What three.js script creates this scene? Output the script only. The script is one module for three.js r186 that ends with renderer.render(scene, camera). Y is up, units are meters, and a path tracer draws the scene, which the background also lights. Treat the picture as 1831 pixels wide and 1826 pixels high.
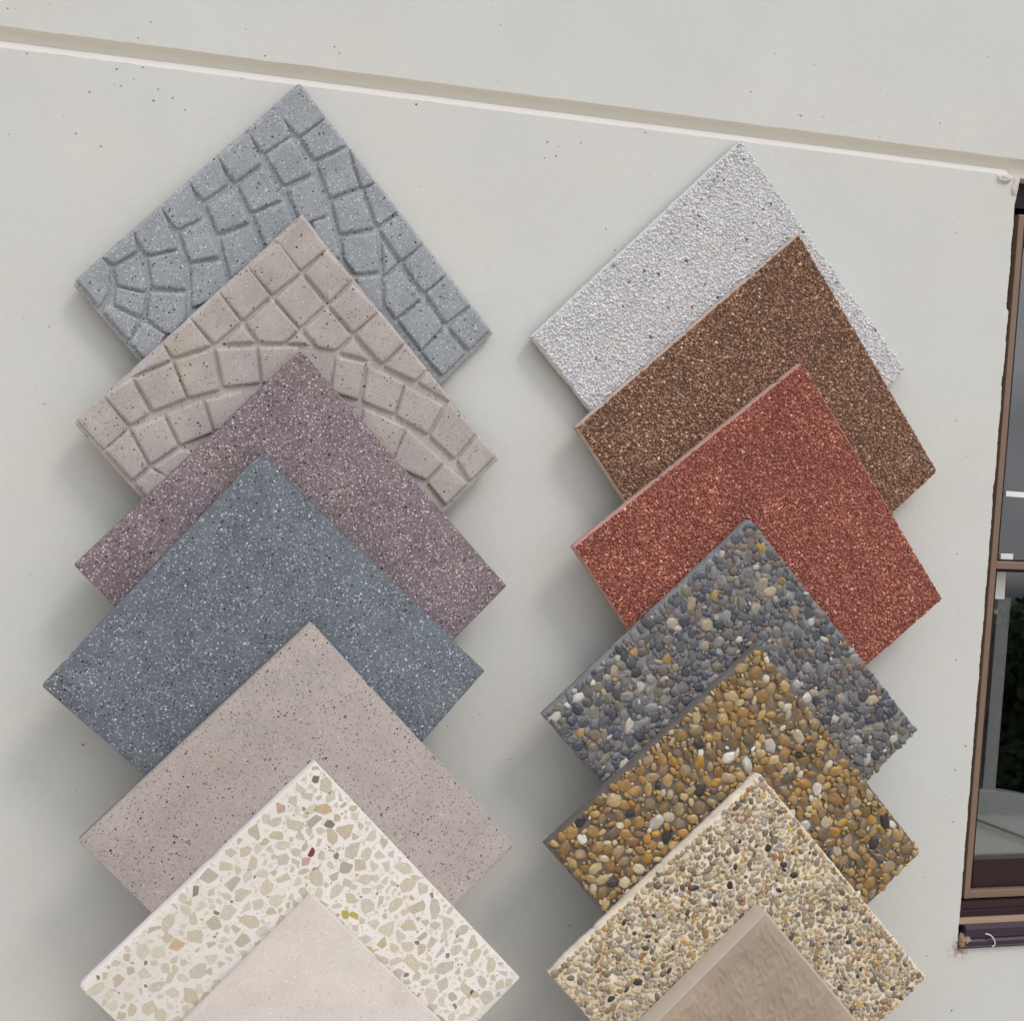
import * as THREE from 'three';
import { mergeGeometries, mergeVertices, toCreasedNormals } from 'three/addons/utils/BufferGeometryUtils.js';
import { createNoise2D, createNoise3D } from 'simplex-noise';

// ------------------------------------------------------------------ camera, sky, sun, exposure
const scene = new THREE.Scene();
const camera = new THREE.PerspectiveCamera(38.9185, 1024 / 1022, 0.05, 400);
camera.position.set(-0.4965, 1.5081, 1.8945);
camera.quaternion.set(-0.03372, -0.14713, 0.02561, 0.98821);
camera.updateMatrixWorld();

const renderer = new THREE.WebGLRenderer({ antialias: true });
renderer.setSize(1024, 1022);
renderer.toneMapping = THREE.LinearToneMapping;
renderer.toneMappingExposure = 0.955;
renderer.shadowMap.enabled = true;

function rng(seed) {
  let a = seed >>> 0;
  return () => { a = (a + 0x6d2b79f5) >>> 0; let t = a; t = Math.imul(t ^ (t >>> 15), t | 1); t ^= t + Math.imul(t ^ (t >>> 7), t | 61); return ((t ^ (t >>> 14)) >>> 0) / 4294967296; };
}
const N2 = createNoise2D(rng(11)), N3 = createNoise3D(rng(12));
const fbm = (x, y, o = 4) => { let s = 0, a = 0.5, f = 1; for (let i = 0; i < o; i++) { s += a * N2(x * f, y * f); a *= 0.5; f *= 2.03; } return s; };

const SUN = new THREE.Vector3(0.3, 0.78, 0.55).normalize();
{ // overcast sky: grey cloud deck, brighter towards the hidden sun
  const w = 512, h = 256, data = new Float32Array(w * h * 4);
  for (let j = 0; j < h; j++) for (let i = 0; i < w; i++) {
    const el = ((j + 0.5) / h - 0.5) * Math.PI, az = ((i + 0.5) / w - 0.5) * 2 * Math.PI;
    const d = new THREE.Vector3(Math.cos(el) * Math.cos(az), Math.sin(el), Math.cos(el) * Math.sin(az));
    const up = Math.max(d.y, 0), near = Math.max(0, d.dot(SUN));
    const q = 1 / (up + 0.22);
    const n = fbm(d.x * q * 1.1 + 3.1, d.z * q * 1.1 - 1.7, 5) + 0.5 * N3(d.x * 3, d.y * 5, d.z * 3) * 0.5;
    let L = (0.5 + 0.72 * up) * (0.88 + 0.7 * near ** 2) * (1 + 0.36 * n);
    const k = d.y < 0 ? 0.35 : 1;
    const warm = 0.03 * near;
    data.set([L * k * (0.945 + warm), L * k * 0.995, L * k * (1.065 - warm * 1.2), 1], (j * w + i) * 4);
  }
  const sky = new THREE.DataTexture(data, w, h, THREE.RGBAFormat, THREE.FloatType);
  sky.mapping = THREE.EquirectangularReflectionMapping; sky.magFilter = THREE.LinearFilter; sky.minFilter = THREE.LinearFilter; sky.needsUpdate = true;
  scene.background = sky; scene.environment = sky;
}
const sun = new THREE.DirectionalLight(0xfff6ea, 0.85);
sun.position.copy(SUN).multiplyScalar(12).add(new THREE.Vector3(0.2, 1.3, 0));
sun.target.position.set(0.2, 1.3, 0);
sun.castShadow = true; sun.shadow.radius = 28; sun.shadow.mapSize.set(2048, 2048);
Object.assign(sun.shadow.camera, { left: -4, right: 4, top: 4, bottom: -4, near: 0.5, far: 30 });
scene.add(sun, sun.target);

// ------------------------------------------------------------------ helpers
const V = (x, y, z) => new THREE.Vector3(x, y, z);
const lin = (v) => { v /= 255; return v <= 0.04045 ? v / 12.92 : ((v + 0.055) / 1.055) ** 2.4; };
const srgb = (v) => 255 * (v <= 0.0031308 ? v * 12.92 : 1.055 * Math.max(v, 0) ** (1 / 2.4) - 0.055);
const GAIN = 1.12;                                                 // from the tone seen in the grey daylight to the colour of the thing
const tone = (c, k = 1) => new THREE.Color().setRGB(...c.map((v) => Math.min(0.88, lin(v) * GAIN * k)));
const byte = (c, k = 1) => c.map((v) => srgb(Math.min(0.88, lin(v) * GAIN * k)));
const taken = {};
function numbered(name) { const n = taken[name] = (taken[name] ?? -1) + 1; return n ? `${name}_${String(n).padStart(3, '0')}` : name; }
function tag(o, label, category, group) { Object.assign(o.userData, { label, category }); if (group) o.userData.group = group; return o; }
function mesh(name, geo, material, parent, kind) {
  const m = new THREE.Mesh(geo, material); m.name = parent === scene ? numbered(name) : name;
  m.castShadow = m.receiveShadow = true; if (kind) m.userData.kind = kind; parent.add(m); return m;
}
function box(x0, x1, y0, y1, z0, z1) {
  const g = new THREE.BoxGeometry(x1 - x0, y1 - y0, z1 - z0); g.translate((x0 + x1) / 2, (y0 + y1) / 2, (z0 + z1) / 2); return g;
}
function prism(poly, x0, x1) {                                      // a profile in (z, y) drawn out along x
  const s = new THREE.Shape(poly.map(([z, y]) => new THREE.Vector2(-z, y)));
  const g = new THREE.ExtrudeGeometry(s, { depth: x1 - x0, bevelEnabled: false });
  g.rotateY(Math.PI / 2); g.translate(x0, 0, 0); return g;
}
const SPAN = 0.46;                                                  // metres of tile that one texture covers
function dataTexture(w, h, px, repeat) {
  const t = new THREE.DataTexture(px, w, h, THREE.RGBAFormat); t.colorSpace = THREE.SRGBColorSpace;
  t.magFilter = THREE.LinearFilter; t.minFilter = THREE.LinearMipmapLinearFilter; t.generateMipmaps = true; t.anisotropy = 8;
  t.wrapS = t.wrapT = THREE.RepeatWrapping; if (repeat) { t.repeat.set(1 / repeat, 1 / repeat); t.offset.set(0.5, 0.5); } t.needsUpdate = true; return t;
}
// cast stone: a mottled ground with chips of several kinds ground flat with it
function speckle(seed, base, kinds, { mottle = 0.06, grain = 0.05, size = 1024, k = 1, drift } = {}) {
  const r = rng(seed), buf = new Float32Array(size * size * 3), b = byte(base, k), mm = size / (SPAN * 1000), o = r() * 90, d2 = drift && byte(drift, k);
  for (let y = 0; y < size; y++) for (let x = 0; x < size; x++) {
    const m = 1 + mottle * fbm(o + x / size * 7, o + y / size * 7, 4) * 1.4 + grain * (r() + r() - 1), i = (y * size + x) * 3;
    const t = d2 ? Math.min(1, Math.max(0, 0.5 + 1.1 * fbm(o + 40 + x / size * 3.2, o + y / size * 3.2, 3))) : 0;
    for (let c = 0; c < 3; c++) buf[i + c] = (d2 ? b[c] + (d2[c] - b[c]) * t : b[c]) * m;
  }
  for (const { n, r0, r1, tones, alpha = 1, pow = 2 } of kinds) {
    for (let q = 0; q < n; q++) {
      const cx = r() * size, cy = r() * size, R = (r0 + (r1 - r0) * r() ** pow) * mm, asp = 0.62 + 0.38 * r(), a = r() * Math.PI, ca = Math.cos(a), sa = Math.sin(a);
      const cut = r() * 6.28, depth = 0.75 + 0.25 * r();
      const t = byte(tones[Math.floor(r() * tones.length)], k), al = alpha * (0.72 + 0.28 * r()), e = Math.ceil(R + 1.5);
      for (let dy = -e; dy <= e; dy++) for (let dx = -e; dx <= e; dx++) {
        const u = dx * ca + dy * sa, v = (dy * ca - dx * sa) / asp, ang = Math.atan2(v, u);
        const rr = Math.hypot(u, v) - R * (depth + (1 - depth) * Math.cos(3 * ang + cut)), w = al * Math.min(1, Math.max(0, 0.5 - rr));
        if (w <= 0) continue;
        const i = ((((cy | 0) + dy + size) % size) * size + ((cx | 0) + dx + size) % size) * 3;
        for (let c = 0; c < 3; c++) buf[i + c] += (t[c] - buf[i + c]) * w;
      }
    }
  }
  const px = new Uint8Array(size * size * 4);
  for (let i = 0; i < size * size; i++) { for (let c = 0; c < 3; c++) px[i * 4 + c] = Math.max(0, Math.min(255, buf[i * 3 + c])); px[i * 4 + 3] = 255; }
  return dataTexture(size, size, px, SPAN);
}
const bumpMap = (() => {                                            // fine pitted relief, one map for all cast faces
  const s = 512, r = rng(77), px = new Uint8Array(s * s * 4);
  for (let y = 0; y < s; y++) for (let x = 0; x < s; x++) {
    const v = 128 + 60 * fbm(x / 9, y / 9, 3) + 50 * (r() - 0.5), i = (y * s + x) * 4; px[i] = px[i + 1] = px[i + 2] = v; px[i + 3] = 255;
  }
  const t = dataTexture(s, s, px, 0.23); t.colorSpace = THREE.NoColorSpace; return t;
})();
const stoneMat = (map, roughness = 0.85, bump = 0.0004) => new THREE.MeshStandardMaterial({ map, roughness, bumpMap: bump ? bumpMap : null, bumpScale: bump });
const plain = (c, roughness = 0.85, k = 1, bump = 0.0003) => new THREE.MeshStandardMaterial({ color: tone(c, k), roughness, bumpMap: bump ? bumpMap : null, bumpScale: bump });

// ------------------------------------------------------------------ tile shapes
// outline of a slab, counter-clockwise, with rounded corners and edges as uneven as the casting left them
function outline(corners, seed, amp, rc = [0.0015, 0.0015, 0.0015, 0.0015], nicks = 0, step = 0.004) {
  const r = rng(seed), P = corners.map(([x, y]) => new THREE.Vector2(x, y)), raw = [], n = P.length, o = r() * 50;
  for (let i = 0; i < n; i++) {
    const a = P[i], b = P[(i + 1) % n], d = b.clone().sub(a), L = d.length(); d.normalize();
    const z = P[(i + n - 1) % n].clone().sub(a).normalize(), R = rc[i];
    for (let k = 0; k <= 4; k++) {                                   // the corner, as a quadratic curve
      const t = k / 4, A = a.clone().addScaledVector(z, R), B = a.clone().addScaledVector(d, R);
      raw.push(A.multiplyScalar((1 - t) ** 2).addScaledVector(a, 2 * t * (1 - t)).addScaledVector(B, t * t));
    }
    const m = Math.floor((L - 2 * R) / step);
    for (let k = 1; k < m; k++) raw.push(a.clone().addScaledVector(d, R + (L - R - rc[(i + 1) % n]) * k / m));
  }
  const cuts = Array.from({ length: nicks }, () => [raw[Math.floor(r() * raw.length)], 0.002 + 0.005 * r(), 0.0006 + 0.0016 * r()]);
  const c = P.reduce((s, p) => s.add(p), new THREE.Vector2()).multiplyScalar(1 / n);
  return raw.map((p, i) => {
    const t = raw[(i + 1) % raw.length].clone().sub(raw[(i + raw.length - 1) % raw.length]).normalize(), nx = t.y, ny = -t.x;
    let e = amp * (0.6 * N2(o + p.x * 22, p.y * 22) + 0.6 * N2(o + p.x * 130, p.y * 130) + 0.35 * N2(p.x * 420, o + p.y * 420)) - amp * 0.4;
    for (const [q, w, dep] of cuts) e -= dep * Math.exp(-((p.distanceTo(q) / w) ** 2));
    return new THREE.Vector2(p.x + nx * e, p.y + ny * e);
  });
}
function insetRing(pts, d) {
  const n = pts.length;
  return pts.map((p, i) => { const t = pts[(i + 1) % n].clone().sub(pts[(i + n - 1) % n]).normalize(); return new THREE.Vector2(p.x - t.y * d, p.y + t.x * d); });
}
function slab(pts, top, depth, bevel = 0.0008) {
  const n = pts.length, pos = [], uv = [], idx = [];
  const rings = [[pts, top - depth], [pts, top - bevel], [insetRing(pts, bevel * 0.35), top - bevel * 0.3], [insetRing(pts, bevel), top]];
  rings.forEach(([ring, z]) => { let s = 0; for (let i = 0; i <= n; i++) { const p = ring[i % n]; if (i) s += p.distanceTo(ring[i - 1]); pos.push(p.x, p.y, z); uv.push(s, z * 1.3); } });
  const m = n + 1;
  for (let k = 0; k < 3; k++) for (let i = 0; i < n; i++) { const a = k * m + i, b = a + 1, c = a + m, d = c + 1; idx.push(a, b, d, a, d, c); }
  const cap = THREE.ShapeUtils.triangulateShape(rings[3][0], []), base = pos.length / 3;
  rings[3][0].forEach((p) => { pos.push(p.x, p.y, top); uv.push(p.x, p.y); });
  cap.forEach(([a, b, c]) => idx.push(base + a, base + b, base + c));
  const base2 = pos.length / 3;
  pts.forEach((p) => { pos.push(p.x, p.y, top - depth); uv.push(p.x, p.y); });
  cap.forEach(([a, b, c]) => idx.push(base2 + a, base2 + c, base2 + b));
  const g = new THREE.BufferGeometry(); g.setAttribute('position', new THREE.Float32BufferAttribute(pos, 3)); g.setAttribute('uv', new THREE.Float32BufferAttribute(uv, 2)); g.setIndex(idx);
  return toCreasedNormals(g, 0.5);
}
const area2 = (p) => p.reduce((s, [x, y], i) => { const [u, v] = p[(i + 1) % p.length]; return s + x * v - u * y; }, 0);
function clip(poly, hull) {                                         // Sutherland-Hodgman, hull counter-clockwise
  let out = poly;
  for (let i = 0; i < hull.length && out.length; i++) {
    const [ax, ay] = hull[i], [bx, by] = hull[(i + 1) % hull.length], side = ([x, y]) => (bx - ax) * (y - ay) - (by - ay) * (x - ax), src = out; out = [];
    src.forEach((p, k) => {
      const q = src[(k + 1) % src.length], s = side(p), t = side(q);
      if (s >= 0) out.push(p);
      if (s * t < 0) { const f = s / (s - t); out.push([p[0] + (q[0] - p[0]) * f, p[1] + (q[1] - p[1]) * f]); }
    });
  }
  return out;
}
function offset(poly, d) {
  const n = poly.length, L = poly.map((p, i) => { const q = poly[(i + 1) % n], l = Math.hypot(q[0] - p[0], q[1] - p[1]), ux = (q[0] - p[0]) / l, uy = (q[1] - p[1]) / l; return [p[0] - uy * d, p[1] + ux * d, ux, uy]; });
  const out = L.map((b, i) => {
    const a = L[(i + n - 1) % n], det = a[2] * b[3] - a[3] * b[2]; if (Math.abs(det) < 0.06) return [b[0], b[1]];
    const t = ((b[0] - a[0]) * b[3] - (b[1] - a[1]) * b[2]) / det; return [a[0] + a[2] * t, a[1] + a[3] * t];
  });
  return out.every((p, i) => { const q = out[(i + 1) % n]; return (q[0] - p[0]) * L[i][2] + (q[1] - p[1]) * L[i][3] > 0; }) ? out : null;
}
const softened = (poly, rc) => poly.flatMap((p, i) => {
  const n = poly.length, a = poly[(i + n - 1) % n], b = poly[(i + 1) % n], step = (q) => { const l = Math.hypot(q[0] - p[0], q[1] - p[1]), t = Math.min(rc, l * 0.42) / l; return [p[0] + (q[0] - p[0]) * t, p[1] + (q[1] - p[1]) * t]; };
  const A = step(a), B = step(b); return [0, 1 / 3, 2 / 3, 1].map((t) => [0, 1].map((k) => A[k] * (1 - t) ** 2 + 2 * p[k] * t * (1 - t) + B[k] * t * t));
});
function pillow(poly, rings, rc) {                                  // a pressed sett: rings of [inset, height]
  const R = rings.map(([d, z]) => { const o = offset(poly, d); return o && [softened(o, rc), z]; }).filter(Boolean);
  if (R.length < 2) return null;
  const n = R[0][0].length, pos = [], uv = [], idx = [];
  R.forEach(([pts, z]) => pts.forEach(([x, y]) => { pos.push(x, y, z + 0.00035 * N2(x * 70, y * 70) * (z > -0.001 ? 1 : 0.3)); uv.push(x, y); }));
  for (let k = 0; k + 1 < R.length; k++) for (let i = 0; i < n; i++) { const a = k * n + i, b = k * n + (i + 1) % n; idx.push(a, b, b + n, a, b + n, a + n); }
  const last = (R.length - 1) * n, c = R[R.length - 1][0].reduce((s, p) => [s[0] + p[0] / n, s[1] + p[1] / n], [0, 0]);
  pos.push(c[0], c[1], R[R.length - 1][1] + 0.0003 * N2(c[0] * 90, c[1] * 90)); uv.push(c[0], c[1]);
  for (let i = 0; i < n; i++) idx.push(last + i, last + (i + 1) % n, pos.length / 3 - 1);
  const g = new THREE.BufferGeometry(); g.setAttribute('position', new THREE.Float32BufferAttribute(pos, 3)); g.setAttribute('uv', new THREE.Float32BufferAttribute(uv, 2)); g.setIndex(idx); g.computeVertexNormals(); return g;
}
// ------------------------------------------------------------------ the setting: ground, wall, window
{
  const t = speckle(5, [172, 163, 150], [{ n: 5000, r0: 0.6, r1: 2, tones: [[160, 152, 142], [204, 196, 182], [130, 124, 116]] }], { size: 512 });
  const g = new THREE.PlaneGeometry(120, 120); g.rotateX(-Math.PI / 2);
  const uv = g.attributes.uv; for (let i = 0; i < uv.count; i++) uv.setXY(i, uv.getX(i) * 120, uv.getY(i) * 120);
  const m = mesh('ground', g, stoneMat(t, 0.95, 0), scene); m.userData.kind = 'structure';
}
const FLECKS = [[-0.545, 1.986], [-0.593, 1.974], [-0.425, 1.981], [-0.439, 1.959], [-0.434, 1.949], [-0.362, 1.951], [-0.308, 1.988], [-0.282, 1.958], [-0.569, 1.923], [-0.463, 1.918], [-0.442, 1.909], [-0.465, 1.899], [-0.457, 1.898], [-0.412, 1.900], [-0.417, 1.885], [-0.394, 1.891], [-0.378, 1.878], [-0.494, 1.886], [-0.586, 1.824], [-0.523, 1.853], [0.398, 1.997], [0.616, 2.019], [0.475, 1.974], [0.706, 1.989], [0.608, 1.958], [0.432, 1.908], [0.102, 1.893], [0.118, 1.889], [-0.082, 1.921], [0.243, 1.922], [0.080, 1.596], [0.793, 1.353], [0.803, 1.264], [0.835, 1.057], [0.779, 0.853], [0.194, 1.785], [0.209, 1.757], [0.494, 2.046], [0.779, 2.095], [-0.194, 1.981], [-0.187, 1.974], [0.776, 1.324], [0.806, 1.191], [0.818, 0.974], [0.824, 0.939], [0.126, 1.046], [0.120, 1.102], [-0.468, 1.068], [0.795, 0.729], [0.848, 0.639]];
const wallMat = (() => {
  const s = 2048, size = 1.85, r = rng(21), px = new Uint8Array(s * s * 4), base = byte([205, 205, 202]), buf = new Float32Array(s * s * 3);
  for (let y = 0; y < s; y++) for (let x = 0; x < s; x++) {
    const m = 1 + 0.016 * fbm(x / 260, y / 260, 5) + 0.01 * fbm(x / 22, y / 22, 2) + 0.014 * (r() - 0.5), w = 0.008 * fbm(x / 500 + 9, y / 420, 3);
    buf.set([base[0] * m * (1 + w), base[1] * m, base[2] * m * (1 - w)], (y * s + x) * 3);
  }
  const dab = (wx, wy, R, c, al) => {                                // dirt specks and small scuffs
    const cx = ((wx + 0.7) / size) * s, cy = ((wy - 0.5) / size) * s, q = (R / size) * s, e = Math.ceil(q + 1.5);
    for (let y = Math.floor(cy - e); y <= cy + e; y++) for (let x = Math.floor(cx - e); x <= cx + e; x++) {
      if (x < 0 || y < 0 || x >= s || y >= s) continue;
      const w = al * Math.min(1, Math.max(0, q - Math.hypot(x - cx, (y - cy) * 1.15) + 0.5)); for (let k = 0; k < 3; k++) { const i = (y * s + x) * 3 + k; buf[i] += (c[k] - buf[i]) * w; }
    }
  };
  for (const [x, y] of FLECKS) { const R = 0.0006 + 0.0009 * r() ** 2, al = 0.55 + 0.4 * r(); dab(x, y, R, [72, 68, 64], al); if (r() < 0.4) dab(x + 0.0012 * (r() - 0.5), y - 0.0012 * r(), R * 0.7, [96, 90, 84], al * 0.7); };
  for (let i = 0; i < 260; i++) dab(-0.7 + r() * size, 0.5 + r() * size, 0.0004 + 0.0011 * r() ** 3, [95, 90, 86], 0.35 + 0.4 * r());
  for (let i = 0; i < 14; i++) { const x = -0.7 + r() * size, y = 0.5 + r() * size, a = r() * 3; for (let k = 0; k < 14; k++) dab(x + Math.cos(a) * k * 0.0012, y + Math.sin(a) * k * 0.0009 + 0.0006 * Math.sin(k * 0.6), 0.0006, [176, 172, 166], 0.3); }
  for (let i = 0; i < 420; i++) {                                    // rusty mortar crumbs around the broken end of the sill
    const a = r() * 6.28, d = 0.03 * r() ** 1.6; dab(0.852 + Math.cos(a) * d, 0.7405 + Math.sin(a) * d * 0.8 - 0.003, 0.0005 + 0.0016 * r(), r() < 0.5 ? [150, 122, 98] : [120, 92, 72], 0.3 * (1 - d / 0.032));
  }
  for (let i = 0; i < s * s; i++) { for (let k = 0; k < 3; k++) px[i * 4 + k] = Math.min(255, buf[i * 3 + k]); px[i * 4 + 3] = 255; }
  const t = dataTexture(s, s, px); t.repeat.set(1 / size, 1 / size); t.offset.set(0.7 / size, -0.5 / size);
  return new THREE.MeshStandardMaterial({ map: t, roughness: 0.72, bumpMap, bumpScale: 0.0002 });
})();
const creamMat = plain([224, 220, 212], 0.75, 1, 0.0002);
// a profile of [z, y, unevenness] swept along x
function swept(profile, x0, x1, step, seed) {
  const cols = Math.round((x1 - x0) / step), pos = [], uv = [], idx = [], n = profile.length;
  for (let i = 0; i <= cols; i++) {
    const x = x0 + (x1 - x0) * i / cols;
    profile.forEach(([z, y, e = 0], k) => { const yy = y + e * (N2(x * 9 + seed, k) + 0.6 * N2(x * 60, k + seed) + 0.3 * N2(x * 170, k - seed)); pos.push(x, yy, z); uv.push(x, yy + z); });
  }
  for (let i = 0; i < cols; i++) for (let k = 0; k + 1 < n; k++) { const a = i * n + k, b = a + n; idx.push(a, a + 1, b, b, a + 1, b + 1); }
  const g = new THREE.BufferGeometry(); g.setAttribute('position', new THREE.Float32BufferAttribute(pos, 3)); g.setAttribute('uv', new THREE.Float32BufferAttribute(uv, 2)); g.setIndex(idx);
  return toCreasedNormals(g, 0.6);
}
const WX = 0.849, WR = 2.06, HEAD = 1.927;                            // window opening: left edge, right edge, top
{
  const wall = new THREE.Group(); wall.name = numbered('wall'); scene.add(wall);
  tag(wall, 'off-white painted outside wall with one shallow horizontal groove, carrying all the tiles', 'wall');
  const r = rng(31), s = new THREE.Shape(); s.moveTo(-3, 0); s.lineTo(3.4, 0); s.lineTo(3.4, HEAD); s.lineTo(WR, HEAD); s.lineTo(WR, 0.737); s.lineTo(WX, 0.737);
  for (let y = 0.737; y < HEAD; y += 0.004) s.lineTo(WX + 0.0007 * N2(y * 22, 3) + 0.0004 * N2(y * 140, 8) + 0.0004 * N2(y * 320, 18) + (Math.abs(y - 1.45) < 0.012 || Math.abs(y - 1.62) < 0.008 ? -0.0012 : 0) + (y > 1.728 ? -0.0035 : 0) + (y > 1.885 ? 0.005 * (y - 1.885) / 0.04 : 0), y);
  s.lineTo(WX + 0.004, HEAD); s.lineTo(-3, HEAD);
  const lower = new THREE.ExtrudeGeometry(s, { depth: 0.2, bevelEnabled: false }); lower.translate(0, 0, -0.2);
  mesh('lower_wall', lower, wallMat, wall);
  mesh('upper_wall', swept([[-0.2, 1.928], [-0.2, 3.3], [0, 3.3], [0, 1.9528, 0.0005]].reverse().map((p) => p), -3, 3.4, 0.008, 4), wallMat, wall);
  mesh('groove', swept([[-0.2, 1.9285], [-0.0146, 1.9285], [-0.0142, 1.939], [-0.0125, 1.9465, 0.0003], [-0.009, 1.9508, 0.0004], [0.0, 1.9528, 0.0005]].reverse(), -3, 3.4, 0.008, 4), creamMat, wall);
  mesh('groove_lip', swept([[0, 1.9268, 0.0004], [-0.0018, 1.9292, 0.0005], [-0.006, 1.9345, 0.0006], [-0.0145, 1.939, 0.0003]].reverse(), -3, WX - 0.018, 0.006, 9), plain([206, 204, 199], 0.75), wall);
  mesh('groove_lip', swept([[0, 1.9268, 0.0004], [-0.0018, 1.9292, 0.0005], [-0.006, 1.9345, 0.0006], [-0.0145, 1.939, 0.0003]].reverse(), WR, 3.4, 0.02, 9), plain([206, 204, 199], 0.75), wall);
  const lump = (x, y, z, a, b, c, seed) => {
    const g = mergeVertices(new THREE.IcosahedronGeometry(1, 4).deleteAttribute('uv').deleteAttribute('normal')), p = g.attributes.position;
    for (let i = 0; i < p.count; i++) { const v = V(p.getX(i), p.getY(i), p.getZ(i)), k = 1 + 0.22 * N3(v.x * 1.6 + seed, v.y * 1.6, v.z * 1.6) + 0.08 * N3(v.x * 5, v.y * 5 + seed, v.z * 5); p.setXYZ(i, x + v.x * a * k, y + v.y * b * k, z + v.z * c * k); }
    g.computeVertexNormals(); return g;
  };
  mesh('plaster_lump', lump(0.8225, 1.9215, -0.0025, 0.0145, 0.0078, 0.0075, 2), plain([206, 198, 188]), wall);
  mesh('plaster_lump', lump(0.8425, 1.909, -0.0035, 0.0062, 0.017, 0.0065, 5), plain([200, 192, 184]), wall);
}
{
  const room = [box(0.2, 3.2, 0, 2.7, -3.2, -3.1), box(0.2, 0.3, 0, 2.7, -3.1, -0.2), box(3.1, 3.2, 0, 2.7, -3.1, -0.2), box(0.3, 3.1, 2.6, 2.7, -3.1, -0.2), box(0.3, 3.1, 0.02, 0.12, -3.1, -0.2)];
  const m = mesh('room', mergeGeometries(room), plain([38, 35, 34], 0.9, 1, 0), scene); m.userData.kind = 'structure';

  const w = new THREE.Group(); w.name = numbered('window'); w.position.set(0.849, 0.737, 0); scene.add(w);
  tag(w, 'brown metal framed window with dark glass at the right edge, set into the wall', 'window');
  const part = (name, geo, mat) => { geo.translate(-0.849, -0.737, 0); return mesh(name, geo, mat, w); };
  const brown = new THREE.MeshStandardMaterial({ color: tone([134, 112, 96]), roughness: 0.42, metalness: 0.25 });
  const dark = new THREE.MeshStandardMaterial({ color: tone([44, 24, 30]), roughness: 0.5 }), maroon = new THREE.MeshStandardMaterial({ color: tone([40, 18, 24]), roughness: 0.35 });
  const glass = new THREE.MeshPhysicalMaterial({ color: 0xe6e7e7, transmission: 1, thickness: 0, roughness: 0.012, ior: 2.25 });
  part('outer_frame', mergeGeometries([box(0.838, 0.8684, 0.738, 1.9265, -0.16, -0.032), box(0.8684, WR, 1.89, 1.9265, -0.16, -0.05)]), dark);
  const rim = (x0, x1, y0, y1) => {                                  // a bar of the opening sash with rounded arrises
    const s = new THREE.Shape(), q = 0.0016; s.moveTo(x0 + q, y0); s.lineTo(x1 - q, y0); s.quadraticCurveTo(x1, y0, x1, y0 + q); s.lineTo(x1, y1 - q); s.quadraticCurveTo(x1, y1, x1 - q, y1); s.lineTo(x0 + q, y1); s.quadraticCurveTo(x0, y1, x0, y1 - q); s.lineTo(x0, y0 + q); s.quadraticCurveTo(x0, y0, x0 + q, y0);
    const g = new THREE.ExtrudeGeometry(s, { depth: 0.028, bevelEnabled: true, bevelSize: 0.0012, bevelThickness: 0.0012, bevelOffset: -0.0012, bevelSegments: 2 }); g.translate(0, 0, -0.0485); return g;
  };
  part('side_bar', rim(0.8686, 0.8788, 0.8092, 1.8752), brown);
  part('side_bar', rim(2.03, 2.042, 0.8092, 1.8752), brown);
  part('top_bar', rim(0.8785, 2.0305, 1.863, 1.8748), brown);
  part('middle_bar', rim(0.8784, 2.0302, 1.331, 1.3424), brown);
  part('bottom_bar', rim(0.8784, 2.0302, 0.8096, 0.8222), brown);
  part('glazing_bead', mergeGeometries([box(0.8789, 0.8895, 0.8224, 1.8628, -0.058, -0.0315), box(0.8896, 2.02, 1.3255, 1.3309, -0.058, -0.0312), box(0.8896, 2.02, 1.3426, 1.3448, -0.058, -0.0312), box(0.8896, 2.02, 1.842, 1.8628, -0.058, -0.0312), box(2.02, 2.03, 0.8224, 1.8628, -0.058, -0.0315)]), maroon);
  part('bottom_panel', box(0.8897, 2.0195, 0.8226, 0.868, -0.058, -0.0306), maroon);
  const lean = (g, y0) => { g.translate(0, -y0, 0.042); g.rotateX(-0.052); g.translate(0, y0, -0.042); return g; };   // the panes lean back a little in their beads
  part('glass_pane', lean(box(0.889, 2.0198, 1.3436, 1.845, -0.046, -0.042), 1.3436), glass);
  part('glass_pane', lean(box(0.889, 2.0198, 0.867, 1.3312, -0.046, -0.042), 0.867), glass);
  part('sill_track', mergeGeometries([box(0.8497, WR, 0.7835, 0.8075, -0.16, -0.012), box(0.852, WR, 0.7925, 0.7955, -0.013, -0.0085)]), new THREE.MeshStandardMaterial({ color: tone([48, 26, 34]), roughness: 0.34 }));
  part('sill_edge', box(0.8495, WR, 0.7752, 0.783, -0.14, -0.0035), new THREE.MeshStandardMaterial({ color: tone([172, 150, 130]), roughness: 0.4 }));
  part('sill_nose', prism([[-0.14, 0.775], [0.004, 0.775], [0.0065, 0.77], [0.0065, 0.757], [0.005, 0.754], [0.0085, 0.7505], [0.0088, 0.744], [0.006, 0.741], [-0.14, 0.741]], 0.858, WR), new THREE.MeshStandardMaterial({ color: tone([52, 38, 54]), roughness: 0.26 }));
  const mortar = mergeVertices(new THREE.IcosahedronGeometry(1, 4).deleteAttribute('uv').deleteAttribute('normal')), mp = mortar.attributes.position;
  for (let i = 0; i < mp.count; i++) { const v = V(mp.getX(i), mp.getY(i), mp.getZ(i)), k = 1 + 0.3 * N3(v.x * 1.7 + 4, v.y * 1.7, v.z * 1.7) + 0.12 * N3(v.x * 5, v.y * 5, v.z * 5); mp.setXYZ(i, 0.8605 + v.x * 0.0105 * k, 0.751 + v.y * 0.0115 * k, 0.001 + v.z * 0.007 * k); }
  mortar.computeVertexNormals(); part('broken_mortar', mortar, plain([158, 134, 112], 0.95, 1, 0.0006));
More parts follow.
